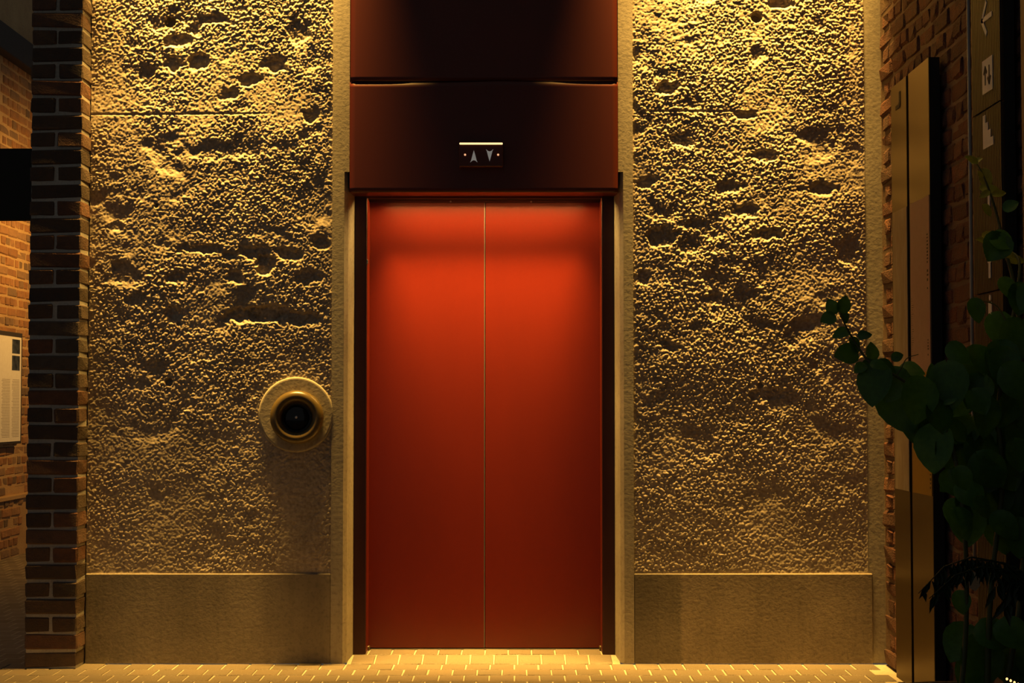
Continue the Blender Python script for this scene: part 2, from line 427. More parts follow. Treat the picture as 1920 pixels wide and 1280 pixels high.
# ------------------------------------------------------------------ brick pier on the left
PY = -.13
pier = empty('brick_pier', (-1.985, 0, 0), kind='structure', label='narrow dark brick pier left of the concrete wall')
PX0, PX1 = -2.100, -1.872
def P(o, parent):              # keep world placement under an Empty that is not at the origin
    o.parent = parent; o.matrix_parent_inverse = Matrix.Translation(-Vector(parent.location)); return o
P(MB().box(PX0 + .007, PX1 - .006, PY + .007, .50, 0, TOP).build('mortar_core', M['mortar_pier']), pier)
st_m = [brick_mesh('brick', .224, .150, .0635, 20 + k, .006, .0028, M['brick_pier']) for k in range(5)]
hd_m = [brick_mesh('brick', .107, .150, .0635, 40 + k, .006, .0028, M['brick_pier']) for k in range(5)]
NCP = 44
for k in range(NCP):
    z = .0375 + .075 * k
    xm = (PX0 + PX1) / 2
    spots = [(xm, st_m)] if (k % 2 or k == 0) else [(xm - .0585, hd_m), (xm + .0585, hd_m)]
    for x, ms in spots:
        o = new_obj('brick', random.choice(ms)); P(o, pier)
        o.location = (x + random.uniform(-.002, .002), PY + .075 + random.uniform(-.001, .004), z + random.uniform(-.001, .001))
        o.rotation_euler = (random.uniform(-.006, .006), random.uniform(-.008, .008), random.uniform(-.004, .004))

# ------------------------------------------------------------------ brick wall on the right
rw = empty('wall_right', (XRW, -1, 0), kind='structure', label='dim red brick side wall behind the signs and the plant')
P(MB().box(XRW + .018, XRW + .36, -8.5, .4, 0, TOP).build('mortar_core', M['mortar_right']), rw)
st_r = [brick_mesh('brick', .060, .215, .0640, 60 + k, .009, .0050, M['brick_right']) for k in range(5)]
hd_r = [brick_mesh('brick', .060, .1025, .0640, 80 + k, .009, .0050, M['brick_right']) for k in range(5)]
def hidden_r(y, z):
    return (-1.00 < y < -.50 and z < 2.38) or (-1.88 < y < -1.66)
for k in range(40):
    z = .0375 + .075 * k; st = k % 2 == 0
    pitch = .225 if st else .1125
    y = -pitch / 2 - (.0 if st else .056) + .0
    if not st:
        pass
    while y > -2.03:
        if not hidden_r(y, z):
            o = new_obj('brick', random.choice(st_r if st else hd_r)); P(o, rw)
            o.location = (XRW + .039 + random.uniform(-.002, .006), y, z)
            o.rotation_euler = (random.uniform(-.01, .01), random.uniform(-.02, .02), random.uniform(-.02, .02))
        y -= pitch

# ------------------------------------------------------------------ passage wall far left
XPW = -3.79
pw = empty('wall_left', (XPW, 5.2, 0), kind='structure', label='warm lit brick wall seen through the passage on the left')
P(MB().box(XPW - .4, XPW - .006, .5, 10, .50, TOP).box(XPW - .4, XPW + .055, .5, 10, 0, .43).build('mortar_core', M['mortar_pass']), pw)
st_p = [brick_mesh('brick', .060, .215, .0635, 100 + k, .008, .0030, M['brick_pass']) for k in range(5)]
hd_p = [brick_mesh('brick', .060, .1025, .0635, 120 + k, .008, .0030, M['brick_pass']) for k in range(5)]
for k in range(51):
    z = .0375 + .075 * k; st = k % 2 == 0; pitch = .225 if st else .1125
    low = k < 6; y = (4.45 if low else 4.72) + pitch / 2 + (0 if st else .056)
    while y < (5.20 if low else 5.62):
        if not (low and random.random() < .06):
            o = new_obj('brick', random.choice(st_p if st else hd_p)); P(o, pw)
            o.location = (XPW - .030 + (.061 if low else 0) + random.uniform(-.005, .004), y, z)
            o.rotation_euler = (random.uniform(-.012, .012), random.uniform(-.02, .02), random.uniform(-.02, .02))
        y += pitch
P(MB().slab([(.5, .43), (10, .43), (10, .51), (.5, .51)], (XPW - .03, 0, 0), (0, 1, 0), (0, 0, 1), (1, 0, 0), .03)
  .prism([(XPW - .03, .5), (XPW + .075, .5), (XPW + .075, 10), (XPW - .03, 10)], .43, .455).build('plinth_ledge', M['mortar_pass']), pw)
MB().box(XPW, XPW + .09, .5, 10, 3.72, 3.92).build('trim_1', M['steel'], None, bevel=.006, kind='structure', label='dark steel channel high on the passage wall')
MB().box(-6.5, -1.6, 9.0, 9.3, 0, TOP).build('wall_passage_end', M['mortar_pass'], None, kind='structure', label='far end wall of the passage')

# ------------------------------------------------------------------ elevator
lift = empty('elevator', (CX, 0, 0), label='closed red metal elevator doors with dark red panel above', category='elevator')
def L(o): return P(o, lift)
DH = px(690, 500, DOORY); X0D = CX - .545; X1D = CX + .545
gap = .0028
dl = L(MB().box(X0D - .03, CX - gap, DOORY, DOORY + .04, SILL + .006, ZHEAD + .04).build('door_panel', M['red'], None, bevel=.0015))
dr = L(MB().box(CX + gap, X1D + .03, DOORY, DOORY + .04, SILL + .006, ZHEAD + .04).build('door_panel', M['red'], None, bevel=.0015))
o = MB().box(CX - gap - .0002, CX + gap * .1, DOORY + .001, DOORY + .035, SILL + .006, ZHEAD + .03).build('edge_strip', M['alu'], None, label='thin bare metal edge between the doors'); o.parent = dl
# frame: one red paint; jamb fronts get a shaded red, returns a lit red
for sg in (-1, 1):
    a, b = sorted((CX + sg * .5860, CX + sg * .531))
    L(MB().box(a, b, FRAMEY, DOORY + .045, SILL - .006, ZHEAD + .05).build('frame_jamb', M['red_shaded'], None, bevel=.001))
    a, b = sorted((CX + sg * .5312, CX + sg * .5295))
    L(MB().box(a, b, FRAMEY + .012, DOORY - .001, SILL, ZHEAD).build('jamb_return', M['red'], None, label='inner return of the door frame, its light put in the red'))
L(MB().box(X0D, X1D, DOORY - .012, DOORY + .04, ZHEAD, ZHEAD + .06).build('door_header', M['red_shaded'], None))
# soffit with a lamp slot behind the lip of the fascia
ZF = px(900, 360, -.01).z          # lower edge of the fascia
ZS = ZF + .002
fx = .594
L(MB().box(CX - fx, CX + fx, .004, .158, ZS, ZS + .03).box(CX - fx, CX + fx, .151, .158, ZS - .008, ZS).box(CX - fx, CX + fx, .158, .210, ZS + .019, ZS + .03).build('soffit', M['red_fascia'], None))
L(MB().box(CX - fx, CX + fx, .208, DOORY, ZS - .001, ZS + .03).build('slot_edge', M['black'], None))
L(MB().box(CX - .45, CX + .45, .168, .198, ZS + .011, ZS + .018).build('lamp_strip', M['led'], None, label='warm linear lamp hidden above the doors'))
# lensed light of the same lamp, leaning to the doors
d_ = bpy.data.lights.new('door_downlight', 'AREA'); d_.shape = 'RECTANGLE'; d_.size = .90; d_.size_y = .028; d_.energy = 18; d_.color = WARM; d_.spread = math.radians(46)
o_ = bpy.data.objects.new('door_downlight', d_); COL.objects.link(o_); o_.location = (CX, .183, ZS + .0095); o_.rotation_euler = (math.radians(1.0), 0, 0)
# lower fascia sheet, slightly buckled at its top edge
ZSEAM = px(900, 152, -.01).z
def sheet(name, x0, x1, z0, z1, y, fn, top_fn=None, mat=None, nx=48, nz=24):
    v = []; f = []
    for j in range(nz + 1):
        for i in range(nx + 1):
            u = i / nx; w = j / nz; x = x0 + (x1 - x0) * u
            zb = z0 if top_fn is None or z0 < ZSEAM - .1 else z0 + top_fn(u)
            zt = z1 + (top_fn(u) if top_fn and z0 < ZSEAM - .1 else 0)
            v.append((x, y - fn(u, w), zb + (zt - zb) * w))
    for j in range(nz):
        for i in range(nx):
            a = j * (nx + 1) + i; f.append((a, a + 1, a + nx + 2, a + nx + 1))
    n0 = len(v)
    # rear face and edges give the sheet its thickness
    me = me_from(name, v, f, True)
    bm = bmesh.new(); bm.from_mesh(me)
    r = bmesh.ops.extrude_face_region(bm, geom=list(bm.faces))
    for q in r['geom']:
        if isinstance(q, bmesh.types.BMVert): q.co.y = y + .012
    bmesh.ops.recalc_face_normals(bm, faces=bm.faces); bm.to_mesh(me); bm.free()
    return new_obj(name, me, mat)
bulge = lambda u, w: .005 * math.exp(-((u - .56) / .16) ** 2) * w ** 6 + .003 * math.exp(-((u - .35) / .1) ** 2) * w ** 5
edge = lambda u: .003 * math.exp(-((u - .56) / .12) ** 2) - .004 * math.exp(-((u - .22) / .22) ** 2)
L(sheet('fascia_panel', CX - fx, CX + fx, ZF, ZSEAM - .004, -.008, bulge, edge, M['red_fascia']))
L(sheet('fascia_panel', CX - fx + .002, CX + fx - .002, ZSEAM, 3.06, -.0095, lambda u, w: 0, None, M['red_fascia']))
L(MB().box(CX - .596, CX + .596, .006, .40, ZF + .03, 3.2).build('fascia_core', M['red_shaded'], None))
L(MB().box(CX - .595, CX + .595, -.012, .40, 3.06, TOP - .05).build('shaft_cladding', M['red_fascia'], None, bevel=.003))
for x in (845, 996):
    c = px(x, 381, DOORY - .02); L(MB().lathe_y([(.0045, c.y + .008), (.0045, c.y - .002), (.002, c.y - .004)], c.x, ZHEAD + .003, 12).build('screw', M['alu'], None))
# small bright fixing on the frame
c = px(689, 490, FRAMEY); L(MB().box(c.x - .004, c.x + .003, FRAMEY - .003, FRAMEY + .004, c.z - .012, c.z + .008).build('frame_clip', M['alu'], None, bevel=.001))
for sg in (-1, 1):
    L(MB().box(CX + sg * .534 - .012, CX + sg * .534 + .012, DOORY - .03, DOORY, SILL - .002, SILL + .018).build('guide_block', M['brass'], None, bevel=.003))
L(MB().box(CX - .53, CX + .53, DOORY - .004, DOORY + .05, SILL - .01, SILL + .002).build('door_sill', M['alu'], None))

# floor indicator above the doors
a = px(861, 266, -.05); b = px(943, 312, -.05)
ind = L(MB().box(a.x, b.x, -.052, -.006, b.z, a.z).build('floor_indicator', M['red_fascia'], None, bevel=.002))
def sub(o, p=ind): o.parent = p; return o
sub(MB().box(a.x + .001, b.x - .001, -.057, -.05, a.z - .012, a.z - .004).build('edge_glow_bar', M['edge_glow'], None, bevel=.002, label='thin top edge of the indicator, its light given as glow'))
cu = px(888.5, 293, -.053); cd = px(918, 291, -.053)
hw, hh = .0165, .027
up = [(0, hh), (-.006, .006), (-hw * .75, -hh * .7), (-hw, -hh), (-hw * .45, -hh * .72), (0, -hh * .62), (hw * .45, -hh * .72), (hw, -hh), (hw * .75, -hh * .7), (.006, .006)]
for c, s in ((cu, 1), (cd, -1)):
    pl = [(p * s, q * s) for p, q in up]
    sub(MB().slab(pl, (c.x, -.0515, c.z), (1, 0, 0), (0, 0, 1), (0, -1, 0), .003).build('arrow', M['arrow'], None, label='pale grey %s arrow' % ('up' if s > 0 else 'down')))
for x in (872, 934):
    c = px(x, 290, -.053)
    sub(MB().lathe_y([(.0045, -.05), (.0045, -.0545), (.0025, -.0565)], c.x, c.z, 14).build('lamp', M['amber'], None, smooth=True, label='tiny amber lamp'))

# ------------------------------------------------------------------ round call point on a concrete boss
bx = px(555, 777, 0); cc = px(557, 782, -.04)
call = empty('call_point', (bx.x, 0, bx.z), label='round aged brass call point on a concrete disc left of the doors', category='call point')
def C_(o): return P(o, call)
C_(MB().lathe_y([(.166, .06), (.166, .003), (.161, -.003), (.156, -.004), (.0, -.004)], bx.x, bx.z, 96, False).build('concrete_disc', M['conc'], None))
prof = [(.108, .0), (.108, -.022), (.1165, -.030)] + [(.092 + .0255 * math.cos(t), -.046 - .0285 * math.sin(t)) for t in [k * math.pi / 16 for k in range(17)]]
C_(MB().lathe_y(prof, cc.x, cc.z, 96, False).build('brass_drum', M['brass'], None, smooth=True))
C_(MB().lathe_y([(.0668, -.0462), (.0662, -.040), (.060, -.036), (.054, -.034)], cc.x, cc.z, 96, False).build('dark_rim', M['dark_metal'], None, smooth=True))
g = [(.0585, -.034)] + [(.056 * math.cos(t), -.034 - .014 * math.sin(t)) for t in [k * math.pi / 2 / 10 for k in range(10)]] + [(.0004, -.048)]
C_(MB().lathe_y(g, cc.x - .004, cc.z - .004, 64).build('glass_eye', M['black_gloss'], None, smooth=True))

C_(MB().lathe_y([(.006, -.046), (.006, -.052), (.003, -.054)], cc.x - .002, cc.z, 16).build('glint_dot', M['glint_dot'], None, smooth=True))  # added bright dot in place of the glint on the glass

# ------------------------------------------------------------------ black sign hung beside the pier
a = px(-170, 278, 1.2); b = px(75, 412, 1.2)
hs = empty('hanging_sign', (a.x, 1.2, a.z), label='plain black hanging panel behind the brick pier', category='sign')
P(MB().box(a.x, b.x, 1.2, 1.26, b.z, a.z).build('panel', M['black'], None, bevel=.004), hs)
for q in (.03, .32):
    P(MB().tube([(a.x + q, 1.23, a.z - .01), (a.x + q, 1.23, TOP)], .006).build('hanger_rod', M['steel'], None), hs)

# ------------------------------------------------------------------ framed information poster on the passage wall
YA, YB = 4.32, 5.155             # near and far vertical edges (y)
pt = px(22, 625, YB).z; pb = px(22, 831, YB).z
po = empty('information_poster', (XPW + .07, (YA + YB) / 2, pb), label='framed white information poster with two dark photos on passage wall', category='poster')
def Q(o): return P(o, po)
Q(MB().box(XPW + .004, XPW + .05, YA, YB, pb, pt).build('frame', M['steel'], None, bevel=.003))
M['paper'] = plain('poster_paper', (.93, .88, .78), .7)
Q(MB().box(XPW + .05, XPW + .053, YA + .02, YB - .035, pb + .02, pt - .035).build('sheet', M['paper'], None))
M['photo'] = None
t = NT('photo_print'); t.base(t.ramp(t.noise(t.pos(), 16, 5), [(.35, srgb(28, 34, 44)), (.62, srgb(70, 78, 88)), (.8, srgb(150, 150, 150))])); t.set(Roughness=.5); M['photo'] = t.m
for za, zb in ((638, 664), (668, 695)):
    z1_, z0_ = px(18, za, YB).z, px(18, zb, YB).z
    Q(MB().box(XPW + .053, XPW + .0545, YB - .26, YB - .075, z0_, z1_).build('photo', M['photo'], None))
tx = MB(); z = px(18, 712, YB).z
M['ink'] = plain('grey_ink', (.42, .38, .33), .8)
while z > pb + .05:
    for q0, q1 in ((.075, .26), (.30, .50)):
        tx.box(XPW + .053, XPW + .0535, YB - q1 + random.uniform(0, .03), YB - q0, z - .004, z)
    z -= .0115
Q(tx.build('text_lines', M['ink'], None, kind='stuff'))

# ------------------------------------------------------------------ brass directory board on the right wall
XF = 1.580
bd = empty('directory_board', (XRW, -.74, 0), label='tall two-column brass directory board on the right brick wall', category='directory board')
def B(o): return P(o, bd)
t = NT('brushed_brass_sheet'); n = t.noise(t.pos((1, 260, 2)), 3, 3)
t.base(t.mix(n, (.12, .078, .022, 1), (.155, .10, .030, 1))); t.set(Roughness=.36, Metallic=.95); M['sheet_brass'] = t.m
ZT = px(1704, 141, -.70).z
COLS = [(-.435, -.690), (-.725, -1.035)]
B(MB().box(1.592, XRW - .003, -1.03, -.44, .015, ZT - .003).build('backing', M['black'], None))
cols = [B(MB().box(XF, 1.594, y1, y0, .015, ZT).build('brass_column', M['sheet_brass'], None, bevel=.0015)) for y0, y1 in COLS]
B(MB().box(XF + .0005, XRW - .003, -1.0395, -1.0355, .012, ZT - .001).build('side_cover', M['black'], None))
zpt, zpb = 1.918, .788
zpt = px(1711, 384, -.73).z; zpb = px(1716, 922, -.73).z
t = NT('parchment_print'); n = t.noise(t.pos((1, 3, .8)), 7, 5, .65)
t.base(t.ramp(n, [(.3, srgb(148, 128, 96)), (.5, srgb(158, 140, 110)), (.7, srgb(172, 156, 128))])); t.set(Roughness=.65); M['parch'] = t.m
M['pink'] = plain('pale_pink_print', srgb(160, 128, 110), .65)
M['yellow'] = plain('yellow_print', srgb(150, 112, 4), .6)
M['dark_ink'] = plain('dark_ink', (.05, .04, .03), .8)
B(MB().box(XF - .003, XF, -.690, -.458, zpb, zpt).build('parchment_sheet', M['parch'], None, label='mottled parchment-coloured sheet'))
zy = px(1735, 697, -.9).z
B(MB().box(XF - .003, XF, -1.033, -.745, zy, zpt).build('pink_sheet', M['pink'], None, label='pale pink sheet with small lettering'))
B(MB().box(XF - .003, XF, -1.033, -.745, zpb, zy).build('yellow_sheet', M['yellow'], None, label='yellow sheet at the foot of the column'))
# rows of small illegible print: short marks running down the near edge, and faint line starts
rows = MB(); rnd = random.Random(3)
def marks(y0, za, zb, step, w):
    z = za
    while z > zb:
        if rnd.random() < .86:
            rows.box(XF - .0036, XF - .003, y0 - w * rnd.uniform(.6, 1.0), y0, z - step * rnd.uniform(.3, .6), z)
        z -= step
marks(-.995, px(1738, 438, -1.0).z, px(1738, 490, -1.0).z, .013, .020)
marks(-.995, px(1738, 505, -1.0).z, px(1738, 552, -1.0).z, .017, .020)
marks(-.995, px(1740, 636, -1.0).z, px(1740, 674, -1.0).z, .011, .014)
marks(-1.008, px(1745, 872, -1.0).z, px(1745, 926, -1.0).z, .016, .016)
for k in range(34):
    z = px(1716, 560 + k * 4.1, -.76).z
    rows.box(XF - .0036, XF - .003, -.755 - rnd.choice((.01, .016, .03, .006)), -.755, z - .0016, z)
B(rows.build('lettering', M['dark_ink'], None, kind='stuff'))
# bent dark mark near the top of the far column
A0 = px(1684, 177, -.60)
mk = [(0, 0), (.055, 0), (.062, .012), (.062, .062), (.046, .062), (.046, .024), (.036, .016), (0, .016)]
zm = px(1684, 190, -.56).z - .03
B(MB().slab(mk, (XF, -.52, zm), (0, -1.25, 0), (0, 0, 1.05), (-1, 0, 0), .0025).build('logo', M['dark_ink'], None, label='small bent dark mark'))

# ------------------------------------------------------------------ ribbed wayfinding sign
XS = 1.575; SY0, SY1 = -1.62, -1.94
ws = empty('wayfinding_sign', (XRW, -1.78, .2), label='dark ribbed wayfinding sign with white pictograms on the right wall', category='sign')
def Wp(o): return P(o, ws)
t = NT('ribbed_bronze'); t.base(t.mix(t.noise(t.pos((1, 30, 1)), 4, 3), (.034, .019, .009, 1), (.052, .030, .014, 1))); t.set(Roughness=.5, Metallic=.35); M['rib'] = t.m
zz = [.25, px(1855, 548, -1.78).z, px(1857, 205, -1.78).z, 3.15]
for z0_, z1_ in zip(zz[:-1], zz[1:]):
    v = []; n = 22; p = (SY1 - SY0) / n; poly = [(SY0, .0)]
    for k in range(n):
        y0 = SY0 + p * k
        poly += [(y0 + p * .08, .012), (y0 + p * .62, .012), (y0 + p * .70, .004), (y0 + p, .004)]
    poly += [(SY1, 0)]
    mb = MB().slab([(y, z) for y, z in poly], (XS + .012, 0, z0_ + .003), (0, 1, 0), (-1, 0, 0), (0, 0, 1), z1_ - z0_ - .006)
    Wp(mb.build('ribbed_panel', M['rib'], None))
Wp(MB().box(XS + .012, XRW - .003, SY1 + .002, SY0 - .002, .25, 3.15).build('carcass', M['black'], None))
M['white'] = plain('white_pictogram', (.70, .66, .58), .7)
def picto(name, polys, z, lab, mat='white', off=.0):
    m = MB()
    for pl in polys: m.slab([(a_, b_) for a_, b_ in pl], (XS, -1.747, z), (0, -1, 0), (0, 0, 1), (-1, 0, 0), .002 + off)
    return Wp(m.build(name, M[mat], None, label=lab))
def bar(x0, y0, x1, y1, w):
    d = Vector((x1 - x0, y1 - y0)).normalized() * w / 2; n = Vector((-d.y, d.x))
    return [(x0 - n.x, y0 - n.y), (x1 - n.x, y1 - n.y), (x1 + n.x, y1 + n.y), (x0 + n.x, y0 + n.y)]
za_ = px(1850, 40, -1.75).z
picto('arrow_pictogram', [bar(0, 0, .11, 0, .017), bar(-.004, -.005, .052, .055, .017), bar(-.004, .005, .052, -.055, .017)], za_, 'white arrow pointing left')
zl_ = px(1850, 147, -1.75).z
picto('lift_pictogram', [[(0, -.056), (.112, -.056), (.112, .056), (0, .056)]], zl_, 'white square with up and down arrows')
picto('lift_arrows', [bar(.035, -.03, .035, .026, .010), bar(.036, .032, .018, .008, .010), bar(.034, .032, .052, .008, .010),
                      bar(.078, .03, .078, -.026, .010), bar(.077, -.032, .095, -.008, .010), bar(.079, -.032, .061, -.008, .010)], zl_, 'dark up and down arrows', 'dark_ink', .001)
zs_ = px(1852, 249, -1.75).z
picto('stairs_pictogram', [[(0, -.056), (.112, -.056), (.112, -.028), (0, -.028)], [(0, -.028), (.084, -.028), (.084, 0), (0, 0)], [(0, 0), (.056, 0), (.056, .028), (0, .028)], [(0, .028), (.028, .028), (.028, .056), (0, .056)]], zs_, 'white stairs')
def person(cx):
    cir = [(cx + .010 * math.cos(2 * math.pi * k / 12), .047 + .010 * math.sin(2 * math.pi * k / 12)) for k in range(12)]
    return [cir, [(cx - .018, -.005), (cx - .011, -.005), (cx - .011, -.056), (cx + .011, -.056), (cx + .011, -.005), (cx + .018, -.005), (cx + .018, .032), (cx - .018, .032)]]
for yy in (360, 490, 585):
    picto('person_pictogram', person(.055), px(1862, yy, -1.79).z, 'white standing figure')
# conduit and batten beside the sign
MB().tube([(XRW - .006, -1.44, .6), (XRW - .006, -1.44, 1.6), (XRW - .006, -1.44, 2.63)], .0065).build('conduit', plain('pale_conduit', (.40, .38, .35), .5), None, smooth=True,
    label='thin pale vertical conduit between brass board and ribbed sign', category='conduit')
MB().box(XRW - .035, XRW - .003, -2.16, -2.10, 0, 3.1).build('wooden_batten', plain('brown_wood', (.14, .07, .03), .6), None, bevel=.003,
    label='brown vertical wooden batten nearest the right frame edge', category='batten')

# ------------------------------------------------------------------ plants
def mat_leaf(name, c0, c1):
    t = NT(name); oi = t.add('ShaderNodeObjectInfo'); c = t.ramp(oi.outputs['Random'], [(0, c0), (1, c1)])
    n = t.noise(t.pos(), 60, 3); c = t.mix(1.0, c, t.ramp(n, [(.3, (.75, .75, .75)), (.7, (1, 1, 1))]), 'MULTIPLY')
    t.base(c); t.set(Roughness=.38)
    tr = t.add('ShaderNodeBsdfTranslucent'); t.l.new(c, tr.inputs['Color'])
    mx = t.add('ShaderNodeMixShader'); mx.inputs[0].default_value = .28
    out = t.n['Material Output']
    t.l.new(t.b.outputs[0], mx.inputs[1]); t.l.new(tr.outputs[0], mx.inputs[2]); t.l.new(mx.outputs[0], out.inputs['Surface'])
    return t.m
M['leaf'] = mat_leaf('green_leaf', srgb(56, 104, 42), srgb(84, 140, 58))
M['leaf_y'] = mat_leaf('young_lit_leaf', srgb(128, 142, 40), srgb(156, 160, 56))
M['leaf_d'] = mat_leaf('dark_leaflet', srgb(40, 56, 36), srgb(56, 76, 46))
M['stem'] = plain('green_stem', srgb(74, 84, 44), .6)
M['pot'] = plain('dark_clay', (.06, .05, .045), .8)
M['soil'] = plain('soil', (.03, .022, .016), .95)

def leaf_mesh(name, mat, seed, aspect=.82):
    rnd = random.Random(seed); v = []; f = []
    ts = [0, .05, .16, .32, .50, .68, .84, .95, 1.0]; ws = [.02, .22, .40, .50, .49, .40, .25, .10, .0]
    curl = rnd.uniform(.10, .25); fold = rnd.uniform(.10, .26)
    for t_, w in zip(ts, ws):
        w *= aspect
        for s in (-1, -.55, 0, .55, 1):
            z = fold * abs(s) * w - curl * t_ * t_ + .02 * math.sin(9 * t_ + 3 * s + seed)
            v.append((s * w, t_ - (.07 * abs(s) * (1 - t_) if t_ < .3 else 0), z))
    for j in range(len(ts) - 1):
        for i in range(4):
            a = j * 5 + i; f.append((a, a + 1, a + 6, a + 5))
    me = me_from(name, v, f, True); me.materials.append(mat); return me
LM = [leaf_mesh('leaf', M['leaf'], k, .78 + .06 * k) for k in range(4)]
LY = [leaf_mesh('leaf', M['leaf_y'], 9 + k, .62) for k in range(2)]

pp = Vector((1.30, -2.42, 0))
plant = empty('climbing_plant', pp, label='tall leafy climbing plant with round dark green leaves at right', category='plant')
def PL(o): return P(o, plant)
def put_leaf(base, tip_dir, normal, size, ms, parent_fn):
    y = Vector(tip_dir).normalized(); n = Vector(normal); z = (n - y * n.dot(y)).normalized(); x = y.cross(z)
    o = new_obj('leaf', random.choice(ms)); parent_fn(o)
    mt = Matrix((x, y, z)).transposed().to_4x4(); 
    o.matrix_basis = Matrix.Translation(base) @ mt @ Matrix.Scale(size, 4)
    return o
def leaf_at(x, y, size, ang=180, yaw=0, pitch=0, Y=-2.4, ms=LM, depth=None):
    """leaf centred at a spot; ang = direction of the tip (0 up, 90 right, 180 down), size = length in px"""
    Yp = Y + random.uniform(-.09, .09); c = px(x, y, Yp); s = size / (F / (Yp - CAMY))
    a = math.radians(ang); d = Vector((math.sin(a), -.25 + random.uniform(-.15, .15), math.cos(a)))
    n = Vector((math.sin(math.radians(yaw)), -1, math.sin(math.radians(pitch))))
    b = c - d.normalized() * s * .5
    put_leaf(b, d, n, s, ms, PL); return b
# the branch that reaches left in front of the concrete
for q in [(1560, 574, 30, 330, -20, 20), (1583, 570, 32, 20, 20, 20), (1552, 597, 30, 250, 0, 30), (1584, 594, 24, 160, 10, 20),
          (1577, 624, 34, 255, 0, 55), (1604, 640, 24, 120, 0, 50), (1586, 664, 46, 265, -10, 25), (1602, 651, 26, 330, 0, 50), (1622, 628, 26, 70, 0, 60),
          (1635, 658, 34, 5, 25, 10), (1627, 687, 30, 215, 0, 30), (1650, 684, 34, 95, 0, 60), (1662, 692, 44, 110, -10, 35), (1612, 690, 28, 235, 0, 45),
          (1640, 722, 82, 195, -35, 15), (1690, 764, 104, 165, -30, 10), (1722, 752, 88, 185, 10, 25), (1762, 782, 64, 165, 20, 20), (1688, 712, 60, 120, 0, 50),
          (1683, 668, 22, 70, 0, 10), (1712, 694, 46, 100, 0, 70), (1722, 712, 50, 110, 0, 65), (1748, 704, 44, 10, 30, 15), (1752, 842, 92, 188, -40, 5), (1738, 806, 50, 200, 20, 0),
          (1793, 812, 56, 120, 10, 30), (1782, 742, 40, 60, 20, 40), (1672, 735, 46, 215, 10, 30), (1716, 800, 60, 190, -20, 10), (1770, 730, 52, 300, 0, 40)]:
    leaf_at(*q)
# large leaves over the brick and sign, and the mass below
for q in [(1872, 862, 128, 150, 10, 15), (1835, 838, 92, 200, -20, 20), (1905, 830, 100, 140, 20, 20), (1812, 866, 84, 190, 0, 10), (1850, 782, 78, 175, 15, 25), (1895, 760, 90, 200, -15, 25),
          (1830, 735, 70, 210, 0, 35), (1880, 690, 84, 170, 15, 25), (1832, 582, 46, 165, 0, 20), (1905, 640, 86, 200, 10, 20), (1878, 620, 70, 150, -10, 25), (1915, 560, 60, 190, 0, 25),
          (1800, 760, 52, 230, 0, 30), (1862, 940, 86, 190, 10, 10), (1900, 930, 92, 165, -10, 15), (1815, 985, 76, 185, -20, 10), (1878, 1000, 78, 170, 10, 5), (1912, 1010, 74, 180, 0, 10),
          (1803, 1130, 44, 170, 0, 15), (1799, 1205, 80, 215, -20, 30), (1838, 1245, 104, 185, 10, 20), (1892, 1236, 110, 150, 20, 25), (1868, 1190, 74, 95, 0, 40), (1905, 1190, 76, 110, 0, 30), (1915, 1262, 84, 190, 0, 20),
          (1812, 1258, 60, 200, 0, 20), (1806, 938, 44, 195, 20, 10), (1785, 905, 50, 170, -10, 20), (1850, 900, 66, 220, 20, 20), (1775, 850, 60, 170, 25, 10)]:
    leaf_at(*q)
rnd = random.Random(12)
for k in range(46):
    x = rnd.uniform(1775, 1945); y = rnd.uniform(640, 1010) if x < 1925 else rnd.uniform(420, 1250)
    leaf_at(x, y, rnd.uniform(45, 95), rnd.uniform(130, 230), rnd.uniform(-40, 40), rnd.uniform(-5, 45), Y=-2.42 + rnd.uniform(-.12, .16))
# young leaves at the top; their yellow partly paints warm light on them
for q in [(1822, 298, 26, 300, 0, 30), (1832, 300, 22, 60, 10, 60), (1849, 336, 40, 170, -10, 15), (1858, 354, 38, 100, 10, 30), (1874, 362, 26, 80, 0, 20), (1846, 364, 22, 240, 0, 20), (1852, 394, 26, 150, 0, 20),
          (1838, 326, 16, 320, 0, 10)]:
    leaf_at(*q, Y=-2.25, ms=LY)
for q in [(1862, 443, 38, 100, 0, 45), (1846, 450, 32, 285, 0, 50), (1888, 474, 40, 110, 0, 40), (1905, 486, 36, 95, 0, 30)]:
    leaf_at(*q, Y=-2.25, ms=LY)
for q in [(1868, 464, 60, 215, 0, 20), (1880, 452, 46, 120, 0, 30), (1896, 385, 30, 60, 0, 30), (1890, 540, 44, 150, 0, 25)]:
    leaf_at(*q)
def stem(pts, r0, r1, Y=-2.42, n=6):
    P3 = [px(x, y, Y + dy) for x, y, dy in pts]
    # smooth through the points
    out = []
    for i in range(len(P3) - 1):
        p0, p1, p2, p3 = P3[max(i - 1, 0)], P3[i], P3[i + 1], P3[min(i + 2, len(P3) - 1)]
        for k in range(5):
            t_ = k / 5
            out.append(.5 * ((2 * p1) + (p2 - p0) * t_ + (2 * p0 - 5 * p1 + 4 * p2 - p3) * t_ * t_ + (3 * p1 - p0 - 3 * p2 + p3) * t_ ** 3))
    out.append(P3[-1]); m = len(out)
    PL(MB().tube(out, [r0 + (r1 - r0) * k / (m - 1) for k in range(m)], n).build('stem', M['stem'], None, smooth=True))
stem([(1800, 1320, 0), (1812, 1150, .02), (1806, 960, 0), (1780, 820, .02), (1735, 745, 0), (1680, 705, 0), (1632, 680, 0), (1602, 640, .02), (1583, 605, 0), (1573, 578, 0)], .008, .0018)
stem([(1850, 1320, 0), (1858, 1100, 0), (1880, 900, .02), (1872, 760, 0), (1895, 620, .05), (1912, 500, .1), (1893, 470, .15), (1868, 455, .17), (1848, 447, .17)], .009, .002)
